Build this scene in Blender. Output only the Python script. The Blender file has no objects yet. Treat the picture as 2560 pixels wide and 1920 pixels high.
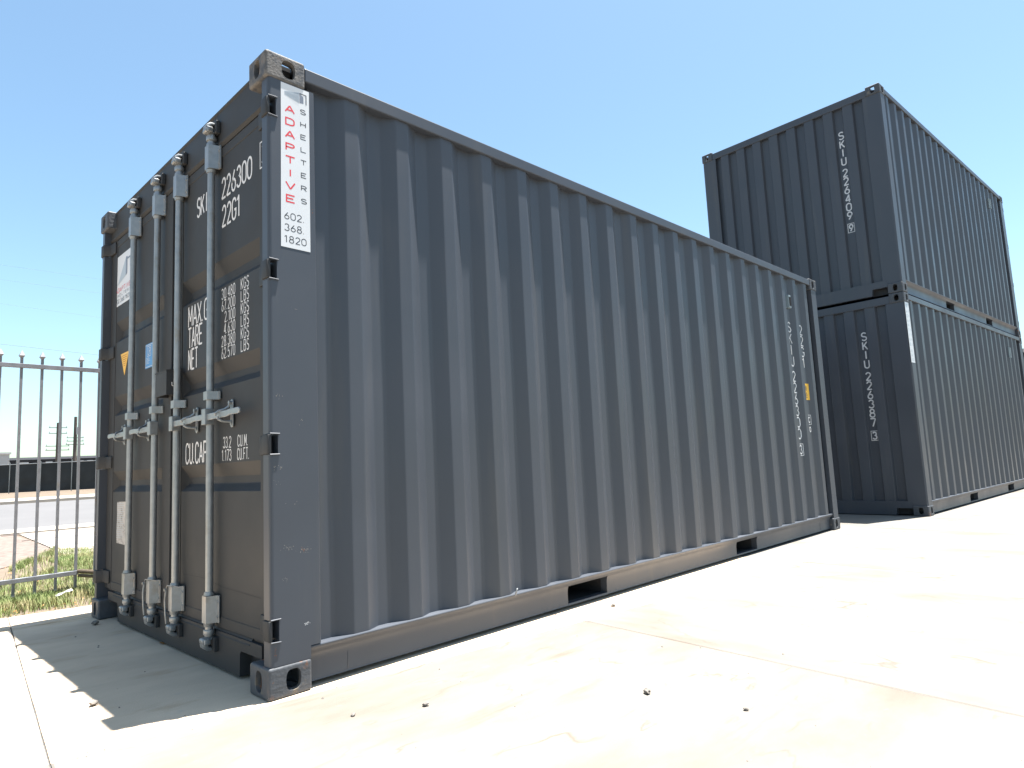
import bpy, bmesh, math, random
from mathutils import Vector, Matrix, noise
random.seed(7)
S = bpy.context.scene
COL = S.collection

# ------------------------------------------------------------------ camera, sky, sun, exposure
cam = bpy.data.cameras.new('camera'); cam.sensor_width = 36.0; cam.sensor_fit = 'HORIZONTAL'
cam.lens = 1653.3131 / 2560 * 36.0; cam.clip_start = 0.05; cam.clip_end = 3000
co = bpy.data.objects.new('camera', cam); COL.objects.link(co); S.camera = co
CAM = Vector((-1.15962569, -2.46623908, 0.845179227))
yw, pt, rl = 0.773885263, 0.115173150, -0.0476501151
fw = Vector((math.cos(pt) * math.cos(yw), math.cos(pt) * math.sin(yw), math.sin(pt)))
r0 = Vector((math.sin(yw), -math.cos(yw), 0)); u0 = r0.cross(fw)
rt = math.cos(rl) * r0 + math.sin(rl) * u0
up = -math.sin(rl) * r0 + math.cos(rl) * u0
m = Matrix((rt, up, -fw)).transposed().to_4x4(); m.translation = CAM
co.matrix_world = m

SUN_TO = Vector((0.47, -0.182, 2.591)).normalized()          # direction towards the sun
w = bpy.data.worlds.new('World'); S.world = w; w.use_nodes = True
nt = w.node_tree
sky = nt.nodes.new('ShaderNodeTexSky'); sky.sky_type = 'NISHITA'; sky.sun_disc = False
sky.sun_elevation = math.asin(SUN_TO.z); sky.sun_rotation = math.atan2(SUN_TO.x, SUN_TO.y)
sky.altitude = 350; sky.air_density = 1.0; sky.dust_density = 1.4; sky.ozone_density = 0.6
bgn = nt.nodes['Background']
wbn = nt.nodes.new('ShaderNodeVectorMath'); wbn.operation = 'MULTIPLY'; wbn.inputs[1].default_value = (0.93, 1.06, 1.0)   # camera white balance
nt.links.new(sky.outputs[0], wbn.inputs[0]); nt.links.new(wbn.outputs[0], bgn.inputs[0]); bgn.inputs[1].default_value = 0.057
sl = bpy.data.lights.new('sun', 'SUN'); sl.energy = 5.0; sl.angle = math.radians(0.53); sl.color = (1.0, 0.965, 0.92)
so = bpy.data.objects.new('sun', sl); COL.objects.link(so)
so.rotation_euler = (-SUN_TO).to_track_quat('-Z', 'Y').to_euler(); so.location = (3, -3, 20)
vs = S.view_settings; vs.view_transform = 'Standard'; vs.look = 'None'; vs.exposure = 2.15; vs.gamma = 1.0; vs.use_curve_mapping = False
S.render.engine = 'CYCLES'
S.cycles.max_bounces = 8; S.cycles.diffuse_bounces = 5

# ------------------------------------------------------------------ materials
MATS = {}
def mat(name, col, rough=0.5, metal=0.0, spec=0.5, var=0.0, scale=6.0, bump=0.0, bscale=200.0, blots=None, bands=None):
    """principled with object-independent (world position) noise variation; blots = (colour, scale, lo, hi)"""
    M = bpy.data.materials.new(name); M.use_nodes = True; N = M.node_tree; L = N.links
    b = N.nodes['Principled BSDF']
    b.inputs['Roughness'].default_value = rough; b.inputs['Metallic'].default_value = metal
    b.inputs['Specular IOR Level'].default_value = spec
    b.inputs['Base Color'].default_value = (*col, 1)
    geo = N.nodes.new('ShaderNodeNewGeometry'); pos = geo.outputs['Position']
    out = None
    if var > 0:
        n = N.nodes.new('ShaderNodeTexNoise'); n.inputs['Scale'].default_value = scale; n.inputs['Detail'].default_value = 6
        L.new(pos, n.inputs['Vector'])
        r = N.nodes.new('ShaderNodeMapRange'); r.inputs[1].default_value = 0.3; r.inputs[2].default_value = 0.7
        r.inputs[3].default_value = 1 - var; r.inputs[4].default_value = 1 + var
        L.new(n.outputs[0], r.inputs[0])
        mx = N.nodes.new('ShaderNodeVectorMath'); mx.operation = 'SCALE'; mx.inputs[0].default_value = col
        L.new(r.outputs[0], mx.inputs['Scale']); out = mx.outputs[0]
        rr = N.nodes.new('ShaderNodeMapRange'); rr.inputs[1].default_value = 0.3; rr.inputs[2].default_value = 0.7
        rr.inputs[3].default_value = max(0.05, rough - 0.08); rr.inputs[4].default_value = rough + 0.08
        L.new(n.outputs[0], rr.inputs[0]); L.new(rr.outputs[0], b.inputs['Roughness'])
    for bl in (blots or []):
        bc, bs, lo, hi = bl[:4]; st = bl[4] if len(bl) > 4 else (1, 1, 1)
        mp = N.nodes.new('ShaderNodeMapping'); mp.inputs['Scale'].default_value = st; L.new(pos, mp.inputs['Vector'])
        if len(bl) > 5: mp.inputs['Location'].default_value = bl[5]
        n = N.nodes.new('ShaderNodeTexNoise'); n.inputs['Scale'].default_value = bs; n.inputs['Detail'].default_value = 8
        n.inputs['Roughness'].default_value = 0.62
        L.new(mp.outputs[0], n.inputs['Vector'])
        r = N.nodes.new('ShaderNodeMapRange'); r.inputs[1].default_value = lo; r.inputs[2].default_value = hi; r.clamp = True
        L.new(n.outputs[0], r.inputs[0])
        mx = N.nodes.new('ShaderNodeMix'); mx.data_type = 'RGBA'; L.new(r.outputs[0], mx.inputs['Factor'])
        if out is None: mx.inputs['A'].default_value = (*col, 1)
        else: L.new(out, mx.inputs['A'])
        mx.inputs['B'].default_value = (*bc, 1); out = mx.outputs['Result']
    for bc, bs, ce, wd, st in (bands or []):      # thin tide lines where dried puddles ended
        mp = N.nodes.new('ShaderNodeMapping'); mp.inputs['Scale'].default_value = st; L.new(pos, mp.inputs['Vector'])
        n = N.nodes.new('ShaderNodeTexNoise'); n.inputs['Scale'].default_value = bs; n.inputs['Detail'].default_value = 5; n.inputs['Roughness'].default_value = 0.5
        L.new(mp.outputs[0], n.inputs['Vector'])
        d1 = N.nodes.new('ShaderNodeMath'); d1.operation = 'SUBTRACT'; L.new(n.outputs[0], d1.inputs[0]); d1.inputs[1].default_value = ce
        d2 = N.nodes.new('ShaderNodeMath'); d2.operation = 'ABSOLUTE'; L.new(d1.outputs[0], d2.inputs[0])
        r = N.nodes.new('ShaderNodeMapRange'); r.inputs[1].default_value = 0; r.inputs[2].default_value = wd; r.inputs[3].default_value = 1; r.inputs[4].default_value = 0
        L.new(d2.outputs[0], r.inputs[0])
        n2 = N.nodes.new('ShaderNodeTexNoise'); n2.inputs['Scale'].default_value = bs * 2.3; L.new(pos, n2.inputs['Vector'])
        r2 = N.nodes.new('ShaderNodeMapRange'); r2.inputs[1].default_value = 0.52; r2.inputs[2].default_value = 0.66; L.new(n2.outputs[0], r2.inputs[0])
        mm = N.nodes.new('ShaderNodeMath'); mm.operation = 'MULTIPLY'; L.new(r.outputs[0], mm.inputs[0]); L.new(r2.outputs[0], mm.inputs[1])
        mx = N.nodes.new('ShaderNodeMix'); mx.data_type = 'RGBA'; L.new(mm.outputs[0], mx.inputs['Factor'])
        L.new(out, mx.inputs['A']); mx.inputs['B'].default_value = (*bc, 1); out = mx.outputs['Result']
    if out is not None: L.new(out, b.inputs['Base Color'])
    if bump > 0:
        n = N.nodes.new('ShaderNodeTexNoise'); n.inputs['Scale'].default_value = bscale; n.inputs['Detail'].default_value = 4
        L.new(pos, n.inputs['Vector'])
        bp = N.nodes.new('ShaderNodeBump'); bp.inputs['Strength'].default_value = bump; bp.inputs['Distance'].default_value = 0.01
        L.new(n.outputs[0], bp.inputs['Height']); L.new(bp.outputs[0], b.inputs['Normal'])
    MATS[name] = M
    return M

GREY = (0.052, 0.059, 0.072)
PAINT = mat('grey_container_paint', GREY, 0.43, 0, 0.40, 0.05, 2.2, 0.10, 2.6,
            [((0.060, 0.066, 0.076), 1.4, 0.52, 0.85, (1, 1, 0.35)), ((0.074, 0.076, 0.080), 7.0, 0.56, 0.80, (1, 1, 0.10)), ((0.09, 0.088, 0.085), 60.0, 0.72, 0.78)])
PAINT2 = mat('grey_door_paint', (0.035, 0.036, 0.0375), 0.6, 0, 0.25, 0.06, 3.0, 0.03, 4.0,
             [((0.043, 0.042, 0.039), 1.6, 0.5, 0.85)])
CAST = mat('worn_casting_paint', (0.060, 0.065, 0.073), 0.6, 0, 0.4, 0.15, 14.0, 0.25, 60.0,
           [((0.15, 0.13, 0.105), 16.0, 0.60, 0.70), ((0.22, 0.08, 0.025), 9.0, 0.635, 0.70)])
CASTW = mat('bare_rusty_casting', (0.120, 0.112, 0.104), 0.7, 0, 0.35, 0.25, 40.0, 0.2, 90.0,
            [((0.062, 0.066, 0.073), 14.0, 0.48, 0.58), ((0.24, 0.115, 0.045), 13.0, 0.63, 0.72)])
CASTB = mat('rust_stained_casting', (0.066, 0.071, 0.079), 0.6, 0, 0.4, 0.12, 14.0, 0.2, 60.0,
           [((0.14, 0.12, 0.095), 15.0, 0.58, 0.70), ((0.26, 0.095, 0.03), 10.0, 0.55, 0.62, (1, 1, 0.7), (0.10, 0.6, 0.3))])
CHIP = mat('bare_primer', (0.30, 0.27, 0.23), 0.8)
RUST = mat('orange_rust', (0.28, 0.10, 0.03), 0.9, 0, 0.1, 0.3, 80)
GALV = mat('galvanised_steel', (0.27, 0.283, 0.288), 0.40, 0.5, 0.5, 0.12, 30.0, 0.05, 120.0,
           [((0.22, 0.195, 0.16), 7.0, 0.58, 0.75)])
RUBBER = mat('black_rubber', (0.018, 0.018, 0.019), 0.6, 0, 0.4)
HOLE = mat('dark_steel', (0.03, 0.03, 0.032), 0.7, 0, 0.3)
WHITE = mat('white_lettering', (0.58, 0.58, 0.58), 0.5, 0, 0.4, 0.05, 25.0)
DECAL = mat('white_vinyl', (0.60, 0.61, 0.62), 0.4, 0, 0.4, 0.02, 5)
RED = mat('red_print', (0.60, 0.045, 0.055), 0.4)
BLACK = mat('black_print', (0.03, 0.03, 0.035), 0.4)
LGREY = mat('grey_print', (0.36, 0.41, 0.45), 0.4)
MGREY = mat('slate_print', (0.16, 0.18, 0.22), 0.4)
YELLOW = mat('yellow_decal', (0.72, 0.40, 0.02), 0.4)
BLUE = mat('blue_decal', (0.05, 0.22, 0.48), 0.4)
PLATE = mat('faded_paper', (0.42, 0.40, 0.38), 0.7, 0, 0.3, 0.15, 30, 0, 0, [((0.20, 0.19, 0.18), 26, 0.5, 0.62, (1, 0.5, 1))])
VENT = mat('vent_plastic', (0.20, 0.25, 0.27), 0.5)
CONC = mat("concrete", (0.170, 0.158, 0.139), 0.85, 0, 0.25, 0.05, 3.0, 0.12, 140.0,
           [((0.130, 0.110, 0.090), 0.75, 0.46, 0.70, (1.0, 2.0, 1)), ((0.120, 0.096, 0.075), 2.2, 0.58, 0.74, (0.45, 2.4, 1)),
            ((0.19, 0.175, 0.165), 9.0, 0.64, 0.78, (0.8, 1.2, 1)), ((0.11, 0.10, 0.09), 120.0, 0.66, 0.74)],
           [((0.125, 0.102, 0.082), 1.1, 0.52, 0.012, (0.8, 1.6, 1)), ((0.13, 0.108, 0.09), 2.3, 0.47, 0.012, (0.6, 1.4, 1))])
CONCL = mat('shade_lifted_pale_concrete', (0.54, 0.435, 0.325), 0.85, 0, 0.25, 0.06, 3.0, 0.12, 140.0,  # paler slabs, colour raised and warmed further to lift the shade by the doors
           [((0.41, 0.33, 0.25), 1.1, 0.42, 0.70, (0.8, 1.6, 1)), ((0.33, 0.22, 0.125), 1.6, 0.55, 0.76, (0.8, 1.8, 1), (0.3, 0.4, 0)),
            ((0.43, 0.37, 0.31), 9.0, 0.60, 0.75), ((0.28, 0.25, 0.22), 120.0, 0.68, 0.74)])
CONCM = mat('plain_concrete', (0.168, 0.157, 0.140), 0.85, 0, 0.25, 0.06, 3.0, 0.12, 140.0,
           [((0.128, 0.108, 0.088), 1.1, 0.52, 0.72, (1.6, 0.7, 1)), ((0.12, 0.11, 0.10), 120.0, 0.66, 0.74)],
           [((0.12, 0.10, 0.082), 1.4, 0.55, 0.012, (1.3, 0.8, 1))])
JOINT = mat('joint_dirt', (0.095, 0.094, 0.092), 0.95, 0, 0.1, 0.3, 20)
SIDEW = mat('pale_sidewalk', (0.30, 0.27, 0.23), 0.9, 0, 0.2, 0.08, 2.0)
ASPH = mat('asphalt', (0.105, 0.103, 0.104), 0.9, 0, 0.25, 0.08, 0.6)
DIRT = mat('tan_dirt', (0.135, 0.108, 0.083), 0.95, 0, 0.1, 0.2, 1.2, 0.3, 12.0, [((0.085, 0.06, 0.04), 6.0, 0.55, 0.7)])
GRAVEL = mat('pinkish_gravel', (0.15, 0.12, 0.105), 0.95, 0, 0.1, 0.25, 14.0, 0.4, 30.0)
GRASS = mat('grass_blade', (0.17, 0.225, 0.075), 0.6, 0, 0.3, 0.35, 3.0, 0, 0, [((0.31, 0.27, 0.14), 4.0, 0.45, 0.62)])
LEAFM = mat('dry_leaf', (0.32, 0.16, 0.06), 0.8, 0, 0.2, 0.3, 30)
IRON = mat('fence_steel', (0.19, 0.197, 0.215), 0.5, 0.1, 0.5, 0.12, 20, 0, 0, [((0.22, 0.19, 0.14), 12, 0.6, 0.72)])
FABRIC = mat('green_black_windscreen', (0.036, 0.040, 0.042), 0.9, 0, 0.15, 0.2, 0.8)
STONE = mat('grey_stone', (0.16, 0.145, 0.13), 0.9, 0, 0.2, 0.3, 60)
WOODP = mat('weathered_pole', (0.10, 0.085, 0.075), 0.9, 0, 0.2, 0.2, 3)
CABLE = mat('cable_black', (0.12, 0.12, 0.125), 0.7)
STUCCO = mat('white_stucco', (0.42, 0.42, 0.42), 0.9, 0, 0.2, 0.04, 0.5)
DROOF = mat('dark_roof', (0.012, 0.012, 0.014), 0.8, 0, 0.3, 0.1, 0.6)
TANW = mat('tan_stucco', (0.40, 0.35, 0.29), 0.9, 0, 0.2, 0.06, 0.5)
PAPER = mat('white_litter', (0.35, 0.35, 0.36), 0.7)
GALV2 = mat('brown_pipe', (0.10, 0.075, 0.05), 0.5, 0.3, 0.5, 0.2, 30)
GLASS = mat('dark_glass', (0.03, 0.035, 0.04), 0.1)

# ------------------------------------------------------------------ mesh helpers
class MB:
    def __init__(s): s.v = []; s.f = []
    def add(s, vs, fs):
        o = len(s.v); s.v += [tuple(p) for p in vs]; s.f += [tuple(i + o for i in f) for f in fs]; return s
    def box(s, x0, x1, y0, y1, z0, z1):
        return s.add([(x0, y0, z0), (x1, y0, z0), (x1, y1, z0), (x0, y1, z0), (x0, y0, z1), (x1, y0, z1), (x1, y1, z1), (x0, y1, z1)],
                     [(0, 3, 2, 1), (4, 5, 6, 7), (0, 1, 5, 4), (1, 2, 6, 5), (2, 3, 7, 6), (3, 0, 4, 7)])
    def prism(s, poly, axis, a, b, caps=True):
        """poly in the two other axes (cyclic order kept: x:(y,z) y:(x,z) z:(x,y)) extruded from a to b"""
        n = len(poly)
        def P(p, t): return {'x': (t, p[0], p[1]), 'y': (p[0], t, p[1]), 'z': (p[0], p[1], t)}[axis]
        vs = [P(p, a) for p in poly] + [P(p, b) for p in poly]
        fs = [(i, (i + 1) % n, n + (i + 1) % n, n + i) for i in range(n)]
        if caps: fs += [tuple(range(n))[::-1], tuple(range(n, 2 * n))]
        return s.add(vs, fs)
    def cyl(s, p0, p1, r0, r1=None, n=16, caps=True):
        if r1 is None: r1 = r0
        p0, p1 = Vector(p0), Vector(p1); d = (p1 - p0).normalized()
        a = d.orthogonal().normalized(); b = d.cross(a)
        vs = []
        for p, r in ((p0, r0), (p1, r1)):
            for i in range(n):
                t = 2 * math.pi * i / n; vs.append(p + a * (r * math.cos(t)) + b * (r * math.sin(t)))
        fs = [(i, (i + 1) % n, n + (i + 1) % n, n + i) for i in range(n)]
        if caps: fs += [tuple(range(n))[::-1], tuple(range(n, 2 * n))]
        return s.add(vs, fs)
    def tube(s, pts, r, n=8):
        for a, b in zip(pts, pts[1:]): s.cyl(a, b, r, r, n)
        return s
    def build(s, name, material, parent=None, flipL=None, bevel=0.0, seg=2, smooth=False, doubles=False, normals=True, loc=None, minlen=0.0):
        me = bpy.data.meshes.new(name)
        vs = s.v if flipL is None else [(flipL - x, y, z) for x, y, z in s.v]
        bm = bmesh.new()
        bv = [bm.verts.new(v) for v in vs]
        for f in s.f:
            try: bm.faces.new([bv[i] for i in f])
            except ValueError: pass
        if doubles: bmesh.ops.remove_doubles(bm, verts=bm.verts, dist=1e-5)
        if normals: bmesh.ops.recalc_face_normals(bm, faces=bm.faces)
        if bevel > 0:
            es = [e for e in bm.edges if len(e.link_faces) == 2 and e.calc_face_angle(0) > 0.6 and e.calc_length() > minlen]
            bmesh.ops.bevel(bm, geom=es, offset=bevel, segments=seg, profile=0.5, affect='EDGES', clamp_overlap=(minlen == 0.0))
        if smooth:
            for f in bm.faces: f.smooth = True
            for e in bm.edges:
                if len(e.link_faces) == 2 and e.calc_face_angle(0) > 0.55: e.smooth = False
        bm.to_mesh(me); bm.free()
        me.materials.append(material)
        o = bpy.data.objects.new(name, me); COL.objects.link(o)
        if parent is not None: o.parent = parent
        if loc is not None: o.location = loc
        return o

def empty(name, loc=(0, 0, 0), rz=0.0):
    o = bpy.data.objects.new(name, None); o.empty_display_size = 0.2; COL.objects.link(o)
    o.location = loc; o.rotation_euler = (0, 0, rz); return o
def tag(o, label, cat, group=None):
    o['label'] = label; o['category'] = cat
    if group: o['group'] = group
    return o
def kind(o, k): o['kind'] = k; return o

# ------------------------------------------------------------------ stroke lettering
def arc(cx, cy, rx, ry, a0, a1, n=10):
    return [(cx + rx * math.cos(math.radians(a0 + (a1 - a0) * i / n)), cy + ry * math.sin(math.radians(a0 + (a1 - a0) * i / n))) for i in range(n + 1)]
def loop(cx, cy, rx, ry, n=20):
    return arc(cx, cy, rx, ry, 90, 450, n)
G = {
 '0': [arc(.5, .70, .5, .30, 0, 180) + arc(.5, .30, .5, .30, 180, 360) + [(1, .70)]],
 '1': [[(.18, .80), (.58, 1), (.58, 0)]],
 '2': [arc(.5, .72, .46, .28, 165, -25) + [(.02, 0), (1, 0)]],
 '3': [arc(.48, .755, .44, .245, 160, -70) + arc(.48, .265, .5, .265, 70, -160)],
 '4': [[(.74, 0), (.74, 1), (0, .27), (1, .27)]],
 '5': [[(.92, 1), (.14, 1), (.08, .52)] + arc(.48, .31, .48, .31, 120, -155)],
 '6': [[(.72, 1), (.10, .46)] + arc(.5, .28, .47, .28, 148, 508, 18)],
 '7': [[(0, 1), (1, 1), (.36, 0)]],
 '8': [loop(.5, .765, .40, .235), loop(.5, .265, .48, .265)],
 '9': [[(.26, 0), (.93, .58)] + arc(.5, .71, .47, .29, -25, 335, 18)],
 '.': [[(.4, 0.0), (.4, .09)]],
 'A': [[(0, 0), (.5, 1), (1, 0)], [(.18, .32), (.82, .32)]],
 'B': [[(.05, 0), (.05, 1), (.6, 1)] + arc(.6, .77, .32, .23, 90, -90) + [(.05, .54)], [(.6, .54)] + arc(.6, .27, .38, .27, 90, -90) + [(.05, 0)]],
 'C': [arc(.5, .72, .48, .28, 15, 180) + arc(.5, .28, .48, .28, 180, 345)],
 'D': [[(.05, 0), (.05, 1), (.55, 1)] + arc(.55, .68, .42, .32, 90, 0) + arc(.55, .32, .42, .32, 0, -90) + [(.05, 0)]],
 'E': [[(.95, 1), (.06, 1), (.06, 0), (.95, 0)], [(.06, .52), (.8, .52)]],
 'F': [[(.95, 1), (.06, 1), (.06, 0)], [(.06, .52), (.8, .52)]],
 'G': [arc(.5, .72, .48, .28, 15, 180) + arc(.5, .28, .48, .28, 180, 360) + [(.98, .45), (.58, .45)]],
 'H': [[(.05, 0), (.05, 1)], [(.95, 0), (.95, 1)], [(.05, .5), (.95, .5)]],
 'I': [[(.5, 0), (.5, 1)]],
 'K': [[(.06, 0), (.06, 1)], [(.95, 1), (.1, .42)], [(.35, .58), (.98, 0)]],
 'L': [[(.06, 1), (.06, 0), (.95, 0)]],
 'M': [[(.02, 0), (.04, 1), (.5, .25), (.96, 1), (.98, 0)]],
 'N': [[(.05, 0), (.05, 1), (.95, 0), (.95, 1)]],
 'O': [arc(.5, .70, .5, .30, 0, 180) + arc(.5, .30, .5, .30, 180, 360) + [(1, .70)]],
 'P': [[(.06, 0), (.06, 1), (.6, 1)] + arc(.6, .74, .36, .26, 90, -90) + [(.06, .48)]],
 'R': [[(.06, 0), (.06, 1), (.6, 1)] + arc(.6, .75, .36, .25, 90, -90) + [(.06, .50)], [(.5, .50), (.97, 0)]],
 'S': [arc(.5, .75, .46, .25, 25, 270) + arc(.5, .25, .48, .25, 90, -155)],
 'T': [[(.5, 0), (.5, 1)], [(0, 1), (1, 1)]],
 'U': [[(.04, 1), (.04, .3)] + arc(.5, .28, .46, .28, 180, 360) + [(.96, 1)]],
 'V': [[(0, 1), (.5, 0), (1, 1)]],
 'X': [[(0, 0), (1, 1)], [(0, 1), (1, 0)]],
}
def glyph_strokes(ch, x, y, w, h):
    return [[(x + px * w, y + py * h) for px, py in st] for st in G[ch]]
def ribbon(mb, pts, sw, place, fine=0.0, lift=0.0):
    # break the stroke where it doubles back sharply, so that mitres never twist
    for i in range(1, len(pts) - 1):
        a, b, c = pts[i - 1], pts[i], pts[i + 1]
        v1 = (b[0] - a[0], b[1] - a[1]); v2 = (c[0] - b[0], c[1] - b[1]); l1 = math.hypot(*v1); l2_ = math.hypot(*v2)
        if l1 > 1e-7 and l2_ > 1e-7 and (v1[0] * v2[0] + v1[1] * v2[1]) / (l1 * l2_) < -0.25:
            e = (b[0] + v1[0] / l1 * sw * .25, b[1] + v1[1] / l1 * sw * .25)
            ribbon(mb, list(pts[:i]) + [b], sw, place, fine, lift); ribbon(mb, [b] + list(pts[i + 1:]), sw, place, fine, lift + 0.00004)
            return
    q = [pts[0]]
    for a, b in zip(pts, pts[1:]):
        d = math.hypot(b[0] - a[0], b[1] - a[1])
        if d < 1e-7: continue
        k = max(1, int(d / fine)) if fine else 1
        for i in range(1, k + 1): q.append((a[0] + (b[0] - a[0]) * i / k, a[1] + (b[1] - a[1]) * i / k))
    closed = math.hypot(q[0][0] - q[-1][0], q[0][1] - q[-1][1]) < 1e-6
    n = len(q); rows = []
    rowsN = 3 if fine else 1
    for i, p in enumerate(q):
        pa = q[i - 1] if i > 0 else (q[-2] if closed else None)
        pb = q[i + 1] if i < n - 1 else (q[1] if closed else None)
        def dirn(a, b):
            d = math.hypot(b[0] - a[0], b[1] - a[1]) or 1; return ((b[0] - a[0]) / d, (b[1] - a[1]) / d)
        d0 = dirn(pa, p) if pa else None; d1 = dirn(p, pb) if pb else None
        d0 = d0 or d1; d1 = d1 or d0
        n0 = (-d0[1], d0[0]); n1 = (-d1[1], d1[0])
        mx, my = n0[0] + n1[0], n0[1] + n1[1]; l2 = mx * mx + my * my
        if l2 < 0.35: mx, my = n1; k = 1.0
        else:
            k = 2.0 / l2; k = min(k, 1.6 / math.sqrt(l2) * 1.0)
        rows.append([place(p[0] + mx * k * sw / 2 * t, p[1] + my * k * sw / 2 * t, lift) for t in [(-1 + 2 * j / rowsN) for j in range(rowsN + 1)]])
    c = rowsN + 1
    vs = [p for r in rows for p in r]
    fs = [(i * c + j, (i + 1) * c + j, (i + 1) * c + j + 1, i * c + j + 1) for i in range(n - 1) for j in range(rowsN)]
    mb.add(vs, fs)
def lettering(name, items, sw, place, material, parent, fine=0.0):
    """items: list of (char, x, y, w, h) or ('box', x0, y0, x1, y1) in the surface's own 2D metres"""
    mb = MB(); lift = 0.0
    for it in items:
        if it[0] == 'box':
            _, a, b, c, d = it; e = sw * 0.22
            for pts in ([(a, b), (c, b)], [(a, d), (c, d)], [(a, b - e), (a, d + e)], [(c, b - e), (c, d + e)]):
                ribbon(mb, pts, sw * 0.45, place, fine, lift); lift += 0.00008
        elif it[0] == 'line': ribbon(mb, it[1], it[2], place, fine, lift); lift += 0.00008
        else:
            ch, x, y, ww, h = it
            for k_, st in enumerate(glyph_strokes(ch, x, y, ww, h)): ribbon(mb, st, sw, place, fine, 0.00006 * k_)
    return mb.build(name, material, parent, normals=False)
def letterings(name, groups, sw, place, material, parent, fine=0.0):
    for g_ in groups: lettering(name, g_, sw, place, material, parent, fine)
def row(text, x, y, w, h, adv):
    out = []
    for ch in text:
        if ch == ' ': x += adv; continue
        if ch == '.': out.append(('.', x - adv * 0.10, y, w * .4, h)); x += adv * 0.48; continue
        if ch == 'I' or ch == '1': out.append((ch, x - w * 0.10, y, w, h)); x += adv * 0.8; continue
        ww = w * 1.12 if ch == 'M' else w
        out.append((ch, x, y, ww, h)); x += adv + (ww - w)
    return out
def column(text, xc, ztop, w, h, pitch):
    return [(c, xc - w / 2, ztop - h - i * pitch, w, h) for i, c in enumerate(text) if c != ' ']

# ------------------------------------------------------------------ container
L, W, H = 6.058, 2.438, 2.591
Y_OUT, Y_IN = 0.015, 0.051
def side_breaks():
    pts = [(0.215, Y_IN), (0.309, Y_IN)]
    for k in range(20):
        a = 0.378 + 0.2818 * k
        pts += [(a, Y_OUT), (a + 0.071, Y_OUT), (a + 0.1405, Y_IN)]
        if k < 19: pts.append((a + 0.2818 - 0.0695, Y_IN))
    pts.append((5.91, Y_IN)); return pts
SB = side_breaks()
def soften(pts, r=0.006):
    out = [pts[0]]
    for a, b, c in zip(pts, pts[1:], pts[2:]):
        va = Vector((a[0] - b[0], a[1] - b[1])); vc = Vector((c[0] - b[0], c[1] - b[1]))
        ra = va.normalized() * min(r, va.length * .4); rc = vc.normalized() * min(r, vc.length * .4)
        mid = (ra + rc) * 0.22
        out += [(b[0] + ra.x, b[1] + ra.y), (b[0] + mid.x, b[1] + mid.y), (b[0] + rc.x, b[1] + rc.y)]
    out.append(pts[-1]); return out
SBS = soften(SB)
def interp(pts, x):
    if x <= pts[0][0]: return pts[0][1]
    for a, b in zip(pts, pts[1:]):
        if x <= b[0]: return a[1] + (b[1] - a[1]) * (x - a[0]) / (b[0] - a[0] + 1e-12)
    return pts[-1][1]
# front end wall profile: y -> depth (from end plane)
E_OUT, E_IN = 0.022, 0.062
def end_breaks():
    pts = [(0.20, E_OUT), (0.2085, E_OUT)]
    for k in range(9):
        a = 0.2085 + 0.2425 * k
        pts += [(a + 0.016, E_IN), (a + 0.112, E_IN), (a + 0.128, E_OUT)]
        pts.append((a + 0.2425, E_OUT))
    pts[-1] = (2.245, E_OUT); return pts
EB = end_breaks(); EBS = soften(EB, 0.004)

def oval(cx, cy, rx, ry, n=16):
    pts = []
    for i in range(n):
        t = 2 * math.pi * (i + 0) / n - math.pi / 4 - 0
        pts.append((cx + rx * math.copysign(abs(math.cos(t)) ** 0.75, math.cos(t)), cy + ry * math.copysign(abs(math.sin(t)) ** 0.75, math.sin(t))))
    return pts
def holed_face(mb, rect, hole, P):
    """rect 4 corners (ccw from lower right), hole 16 pts starting at -45deg"""
    x0, x1, y0, y1 = rect
    cs = [(x1, y0), (x1, y1), (x0, y1), (x0, y0)]
    n = len(hole); q = n // 4
    vs = [P(*c) for c in cs] + [P(*h) for h in hole]; fs = []
    for k in range(4):           # side k between corner k and k+1: hole pts k*q..(k+1)*q
        for j in range(q):
            a = 4 + (k * q + j) % n; b = 4 + (k * q + j + 1) % n
            mid = q // 2
            if j < mid: fs.append((k, b, a))
            else: fs.append(((k + 1) % 4, b, a))
        m_ = 4 + (k * q + q // 2) % n
        fs.append((k, (k + 1) % 4, m_))
    mb.add(vs, fs)
def ring(mb, hole, P, Q):
    n = len(hole); vs = [P(*h) for h in hole] + [Q(*h) for h in hole]
    mb.add(vs, [(i, (i + 1) % n, n + (i + 1) % n, n + i) for i in range(n)])
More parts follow.
